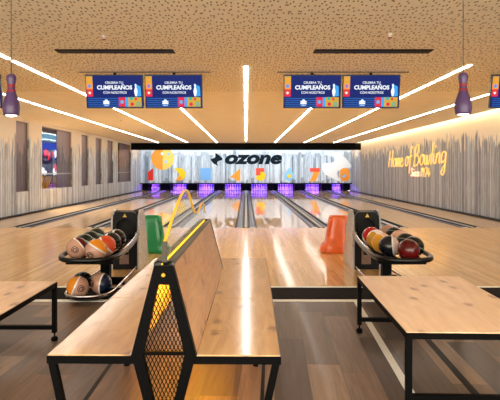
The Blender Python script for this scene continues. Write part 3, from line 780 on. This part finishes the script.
ball('navy_pink', (BXL+.10, 5.55, zl), (.8, -.1, -.1), 'pink and navy ball beside the orange one on the low chrome rack', GL_, emblem=(-.9, -.9, .1))
ball('black_orange', (BXL-.11, 5.61, zl), (-.3, -.2, -.9), 'black ball half hidden behind the orange one on the low chrome rack', GL_)
# rack by the orange stand
ball('maroon', bz(BXR+.03, 5.38), (.1, -.3, 1), 'dark red ball at the near end of the orange stand rack', GR, holes=(0.2, -.7, .8))
ball('dark', bz(BXR+.135, 5.57), (.5, 0, 1), 'black ball just behind the dark red one on the orange stand rack', GR)
ball('black_pink', bz(BXR-.105, 5.60), (1, -.35, .1), 'black ball with pale pink sides beside the dark red ball', GR)
ball('yellow_pink', bz(BXR-.125, 5.83), (-.8, -.5, -.2), 'yellow and pink ball behind the black and pink one on the orange stand rack', GR)
ball('pale', bz(BXR-.125, 6.06), (-.8, -.5, -.3), 'yellow and white ball third from the near end in its rack row', GR)
ball('red_white', bz(BXR-.125, 6.29), (-.2, -.9, .5), 'red and white ball closest to the hood on the orange stand rack', GR)
ball('dark', bz(BXR+.125, 5.80), (.3, .3, 1), 'black ball second along the outer row of the orange stand rack', GR)
ball('yellow_pink', bz(BXR+.125, 6.03), (.8, .5, -.2), 'pinkish ball between two black balls in the outer row', GR)
ball('dark', bz(BXR+.125, 6.26), (.3, .5, .8), 'black ball behind the pinkish one in the outer row', GR)
ball('navy_pink', bz(BXR+.125, 6.49), (.9, .5, .2), 'dark and pink ball farthest back in the outer row', GR)
ball('black_white', (BXR-.10, 5.45, zl), (0, -.2, 1), 'black ball with a pale band on the low rack behind the wooden table', GR)

# ---------------------------------------------------------------- plastic stands
def stand(mat, x, d, s, label):
    t = thing('plastic_stand', label, 'plastic stand', (x, d, 0), group='plastic stands')
    rings = []
    # (z, x centre, half width, half depth)
    for z, xc, hw, hd in ((.0, -.035*s, .195, .17), (.02, -.04*s, .20, .175), (.13, -.04*s, .195, .17), (.17, -.02*s, .175, .15), (.30, -.008*s, .165, .14), (.46, .005*s, .15, .13), (.55, .012*s, .142, .12), (.575, .012*s, .135, .11)):
        ring = []
        for k in range(32):
            a = 2*math.pi*k/32; c, sn = math.cos(a), math.sin(a); kk = (abs(c)**5+abs(sn)**5)**(-.2)
            ring.append((xc+hw*c*kk, hd*sn*kk, z))
        rings.append(ring)
    for ring, dz in ((rings[-1], 0),):
        c = [(p[0]*.86+.012*s*.14, p[1]*.84, .572) for p in ring]; c2 = [(p[0]*.8, p[1]*.8, .52) for p in ring]
        rings += [c, c2]
    MB().loft(rings, True).build('stand_body', mat, t)
    # flared foot and side handle
    MB().loft([[(-s*.15-.0, -.10, z0), (-s*.15, .10, z0), (-s*(.15+w), .07, z0), (-s*(.15+w), -.07, z0)] for z0, w in ((.01, .13), (.10, .12), (.15, .06))], False).build('foot', mat, t, bevel=.02)
    MB().tube(smooth_path([(-s*.125, -.125, .52), (-s*.16, -.15, .47), (-s*.17, -.155, .36), (-s*.17, -.15, .28)], 4), .016, 8).build('grip', mat, t)
    return t
stand(M['orange'], PX(337.5, 8.6), 8.6, 1, 'orange plastic stand with a flared foot beside a ball return')
stand(M['green'], PX(152.5, 8.6), 8.6, -1, 'green plastic stand with a flared foot beside a ball return')

# ---------------------------------------------------------------- low tables
def table(x0, x1, y0, y1, rz, label):
    cx, cy = (x0+x1)/2, (y0+y1)/2; w, l = (x1-x0)/2, (y1-y0)/2; h = .447; b = .032
    t = thing('low_table', label, 'table', (cx, cy, 0), rz, group='low wooden tables')
    MB().box((-w+.003, -l+.003, h-.006), (w-.003, l-.003, h)).build('table_top', M['tabletop'], t, bevel=.002)
    fr = MB(); zt = h-.006
    fr.box((-w, -l, zt-b), (w, -l+b, zt)); fr.box((-w, l-b, zt-b), (w, l, zt)); fr.box((-w, -l+b, zt-b), (-w+b, l-b, zt)); fr.box((w-b, -l+b, zt-b), (w, l-b, zt))
    fr.build('table_frame', M['black'], t)
    for sx in (-1, 1):
        for sy in (-1, 1):
            ax = sx*(w-b/2); ay = sy*(l-b/2)
            lg = MB().box((ax-b/2, ay-b/2, .06), (ax+b/2, ay+b/2, zt-b)).build('leg', M['black'], t)
            MB().lathe([(.006, .03), (.006, .06)], 8, (ax, ay, 0)).lathe([(.024, 0), (.026, .012), (.022, .026), (.01, .03)], 14, (ax, ay, 0)).build('levelling_foot', M['black'], lg)
    for sy in (-1, 1):
        ay = sy*(l-b/2); MB().box((-w+b, ay-b/2, .085), (w-b, ay+b/2, .115)).build('end_rail', M['black'], t)
    return t
table(.865, 1.675, 2.84, 4.36, -.034, 'low wooden table on a black steel frame before the orange stand ball return')
table(-2.25, -1.44, 2.62, 4.16, 0, 'low wooden table on a black steel frame before the green stand ball return')

# ---------------------------------------------------------------- back-to-back bench
bench = thing('double_bench', 'long back-to-back wooden bench with black end frame, yellow mesh and glass screen', 'bench', (-.377, 2.49, 0), -.013)
HIP, SZ, TOPZ, BL, SL = .148, .45, .86, 2.22, 2.74
EW = .533
# diamond end frame
def diamond(y0, y1):
    f = MB()
    po_ = [(-.040, .872), (-HIP, SZ), (-.030, 0), (.030, 0), (HIP, SZ), (.040, .872)]
    pi_ = [(-.024, .770), (-HIP+.052, SZ), (-.002, .04), (.002, .04), (HIP-.052, SZ), (.024, .770)]
    n = 6
    for i in range(n):
        j = (i+1) % n
        f.prism([po_[i], po_[j], pi_[j], pi_[i]], 'xz', y0, y1)
    return f
diamond(0, .04).build('end_frame', M['black'], bench)
diamond(BL-.04, BL).build('end_frame', M['black'], bench)
MB().box((-HIP+.05, .008, SZ-.005), (HIP-.05, .03, SZ+.011)).build('end_rail', M['black'], bench)
# expanded metal inside the diamond
poly = [(-.026, .775), (-HIP+.050, SZ), (-.004, .03), (.004, .03), (HIP-.050, SZ), (.026, .775)]
def clip(p, d):
    t0, t1 = -9, 9; n = len(poly)
    for i in range(n):
        a, b = Vector(poly[i]), Vector(poly[(i+1) % n]); e = b-a; nrm = Vector((-e.y, e.x))   # inward for counter-clockwise
        num = (p-a).dot(nrm); den = d.dot(nrm)
        if abs(den) < 1e-9:
            if num < 0: return None
            continue
        t = -num/den
        if den > 0: t0 = max(t0, t)
        else: t1 = min(t1, t)
    return (t0, t1) if t1 > t0+.004 else None
me_ = MB(); pit = .0165
for s in (-1, 1):
    d = Vector((s*.46, 1)).normalized(); nrm = Vector((d.y, -d.x))
    for i in range(-60, 61):
        p = Vector((0, .42))+nrm*(i*pit); r = clip(p, d)
        if r:
            a, b = p+d*r[0], p+d*r[1]; me_.bar((a.x, .02, a.y), (b.x, .02, b.y), .0036, .003, up=(0, 1, 0))
me_.build('mesh_panel', M['black'], bench)
# backrest panels, two boards per side, inner lining
for s in (-1, 1):
    for y0, y1 in ((.045, 1.105), (1.112, BL-.045)):
        p = [(s*.040, TOPZ), (s*(HIP+.002), SZ), (s*(HIP-.020), SZ), (s*.018, TOPZ)]
        MB().prism(p, 'xz', y0, y1).build('backrest', M['backwood'], bench)
    MB().prism([(s*.046, TOPZ+.004), (s*(HIP+.008), SZ), (s*(HIP-.01), SZ), (s*.03, TOPZ+.004)], 'xz', BL-.046, BL-.02).build('backrest_edge', M['greyedge'], bench)
MB().box((-.045, 0.0, TOPZ), (-.012, BL, TOPZ+.012)).build('top_cap', M['greyedge'], bench)
MB().box((.018, 0.0, TOPZ), (.045, BL, TOPZ+.012)).build('top_cap', M['greyedge'], bench)
MB().box((-.044, .0, TOPZ-.004), (.044, BL, TOPZ+.001)).build('top_cap', M['greyedge'], bench)
MB().box((-.010, .0, TOPZ+.001), (-.003, BL, TOPZ+.010)).build('light_strip', M['yled'], bench)
MB().box((-.008, .06, .785), (.008, BL-.06, .795)).build('light_strip', M['yglow'], bench)
for s in (-1, 1):
    MB().prism([(s*.0165, TOPZ-.01), (s*(HIP-.0225), SZ+.005), (s*(HIP-.0255), SZ+.005), (s*.0145, TOPZ-.01)], 'xz', .06, BL-.06).build('inner_lining', M['lining'], bench)
# seats
for s in (-1, 1):
    x0, x1 = sorted((s*(HIP+.004), s*EW)); 
    for y0, y1 in ((.0, 1.105), (1.112, 2.165), (2.172, SL)):
        xa, xb = x0, x1
        if y0 > 2: xa, xb = sorted((s*.004, s*EW))
        MB().box((xa, y0+.003, SZ-.007), (xb, y1, SZ)).build('seat', M['seat'], bench, bevel=.002)
    xo = s*(EW+.004); xi = s*(EW-.03)
    MB().box((min(xo, xi), 0, SZ-.042), (max(xo, xi), SL, SZ-.007)).build('seat_rail', M['black'], bench)
    MB().box((min(xo, s*EW), 0.0, SZ-.007), (max(xo, s*EW), SL, SZ+.001)).build('seat_edging', M['greyedge'], bench)
    for y in (0, 1.1, SL-.035):
        xin = HIP-.01 if y < 2.2 else 0
        MB().box((min(s*xin, xi), y, SZ-.042), (max(s*xin, xi), y+.035, SZ-.007)).build('cross_rail', M['black'], bench)
        MB().bar((s*(EW-.014), y+.018, SZ-.02), (s*.425, y+.018, 0), .032, .032, up=(0, 1, 0)).build('leg', M['black'], bench)
# glass screen with its wavy yellow band
wave = [(.02, .965), (.2, 1.03), (.45, 1.115), (.65, 1.163), (.78, 1.176), (.95, 1.15), (1.12, 1.075), (1.30, 1.005), (1.47, .985), (1.60, .992), (1.76, 1.022), (1.90, 1.026), (2.05, .99), (2.17, .93)]
wv = smooth_path([(0, y, z) for y, z in wave], 5)
gp = [(.02, TOPZ-.02)]+[(p.y, p.z) for p in wv]+[(2.19, TOPZ-.02)]
MB().prism(gp[::-1], 'yz', -.003, .008).build('glass_screen', M['glass'], bench)
mb = MB()
rings = []
for i, p in enumerate(wv):
    a = wv[max(i-1, 0)]; b = wv[min(i+1, len(wv)-1)]; t = (b-a).normalized(); nn = Vector((0, -t.z, t.y))*.0035
    rings.append([p+Vector((-.004, 0, 0))-nn, p+Vector((.009, 0, 0))-nn, p+Vector((.009, 0, 0))+nn, p+Vector((-.004, 0, 0))+nn])
mb.loft(rings, False).build('wave_band', M['yellowband'], bench)
MB().box((-.009, .008, TOPZ), (.014, .024, .967)).build('post', M['olive'], bench)
MB().lathe([(.009, 0), (.009, .006), (.004, .008)], 12).build('fixing', M['yellowmetal'], bench).matrix_local = Matrix.Translation((0, -.0005, .815)) @ Matrix.Rotation(math.pi/2, 4, 'X')

# ---------------------------------------------------------------- room beyond the openings: big screen, yellow barrier
yA, yB = spans[1]
ts = thing('wall_television', 'large screen with a colourful sports picture seen through the widest window', 'television', (-8.4, 23.4, 1.95))
MB().box((-.06, -2.2, -1.0), (0, 2.4, .95)).build('casing', M['bplastic'], ts)
sc = MB().box((0, -2.15, -.95), (.01, 2.35, .9)).build('screen', emissive('sport_dark', rgb(40, 30, 70), .4), ts)
cols = [emissive('sport_'+n, rgb(*c), .8) for n, c in (('white', (235, 235, 245)), ('red', (200, 40, 70)), ('blue', (40, 60, 150)), ('teal', (60, 120, 150)))]
a = MB(); rnd = random.Random(3)
a.mat(3); a.box((.011, -2.15, .55), (.014, 2.35, .9)); a.mat(2); a.box((.011, -2.15, .2), (.014, 2.35, .5))
for i in range(26):
    a.mat(rnd.choice((0, 0, 1, 2))); y = rnd.uniform(-2.0, 2.0); z = rnd.uniform(-.85, .1); w_ = rnd.uniform(.08, .3); hh = rnd.uniform(.1, .3)
    a.prism([(y, z-hh), (y+w_, z-hh*.5), (y+w_*1.2, z+hh*.6), (y+w_*.3, z+hh), (y-w_*.4, z+hh*.3)], 'yz', .012+i*.001, .013+i*.001)
a.build('screen_artwork', cols, sc)
br = thing('yellow_barrier', 'ochre panel barrier with a dark frame behind the widest window', 'barrier', (-7.6, 20.6, 0))
MB().box((-.02, -2.0, .1), (.0, 1.6, 1.06)).build('panel', plain('ochre_panel', rgb(214, 150, 34), .5, emit=rgb(214, 140, 20), estr=.0), br)
fb = MB()
for y in (-1.6, -.8, 0, .8, 1.5): fb.box((.0, y-.012, 0), (.01, y+.012, 1.08))
for y in (-1.6, -.8, 0, .8): fb.bar((.012, y, .2), (.012, y+.8, 1.04), .014)
fb.box((.0, -2, 1.06), (.03, 1.6, 1.09)); fb.build('barrier_frame', M['black'], br)
lp = bpy.data.lights.new('barrier_fill', 'AREA'); lp.energy = 170; lp.size = .3; lp.color = (1, .85, .7)  # added unseen light that brightens the barrier behind the window
lo = bpy.data.objects.new('barrier_fill', lp); COL.objects.link(lo); lo.location = (-6.95, 18.0, 2.8)

# ---------------------------------------------------------------- masking panel light, tucked under the ceiling in front of the soffit
for x in (-4.6, -1.55, 1.55, 4.6):
    la = bpy.data.lights.new('panel_washer', 'AREA'); la.shape = 'RECTANGLE'; la.size = 2.6; la.size_y = .08; la.energy = 20; la.color = (.82, .92, 1.0)
    ob = bpy.data.objects.new('panel_washer', la); COL.objects.link(ob); ob.location = (x, DS+.5, CZ-.06); ob.rotation_euler = (math.radians(52), 0, 0)

# ---------------------------------------------------------------- world and camera
w = bpy.data.worlds.new('World'); S.world = w; w.use_nodes = True
bgn = w.node_tree.nodes['Background']; bgn.inputs[0].default_value = (1.0, .92, .79, 1); bgn.inputs[1].default_value = 2.35
cam = bpy.data.cameras.new('camera'); cam.sensor_width = 36; cam.lens = F/500*36; cam.shift_x = (250-CX)/500; cam.shift_y = -(200-CY)/500
cam.clip_start = .05; cam.clip_end = 200
co = bpy.data.objects.new('camera', cam); COL.objects.link(co); co.location = (0, 0, CAMZ); co.rotation_euler = (math.pi/2, 0, 0)
S.camera = co
S.view_settings.view_transform = 'Standard'; S.view_settings.look = 'None'; S.view_settings.gamma = 1; S.view_settings.exposure = 1.36
S.view_settings.use_curve_mapping = False
S.cycles.use_denoising = True
S.cycles.max_bounces = 10; S.cycles.diffuse_bounces = 5; S.cycles.transparent_max_bounces = 12
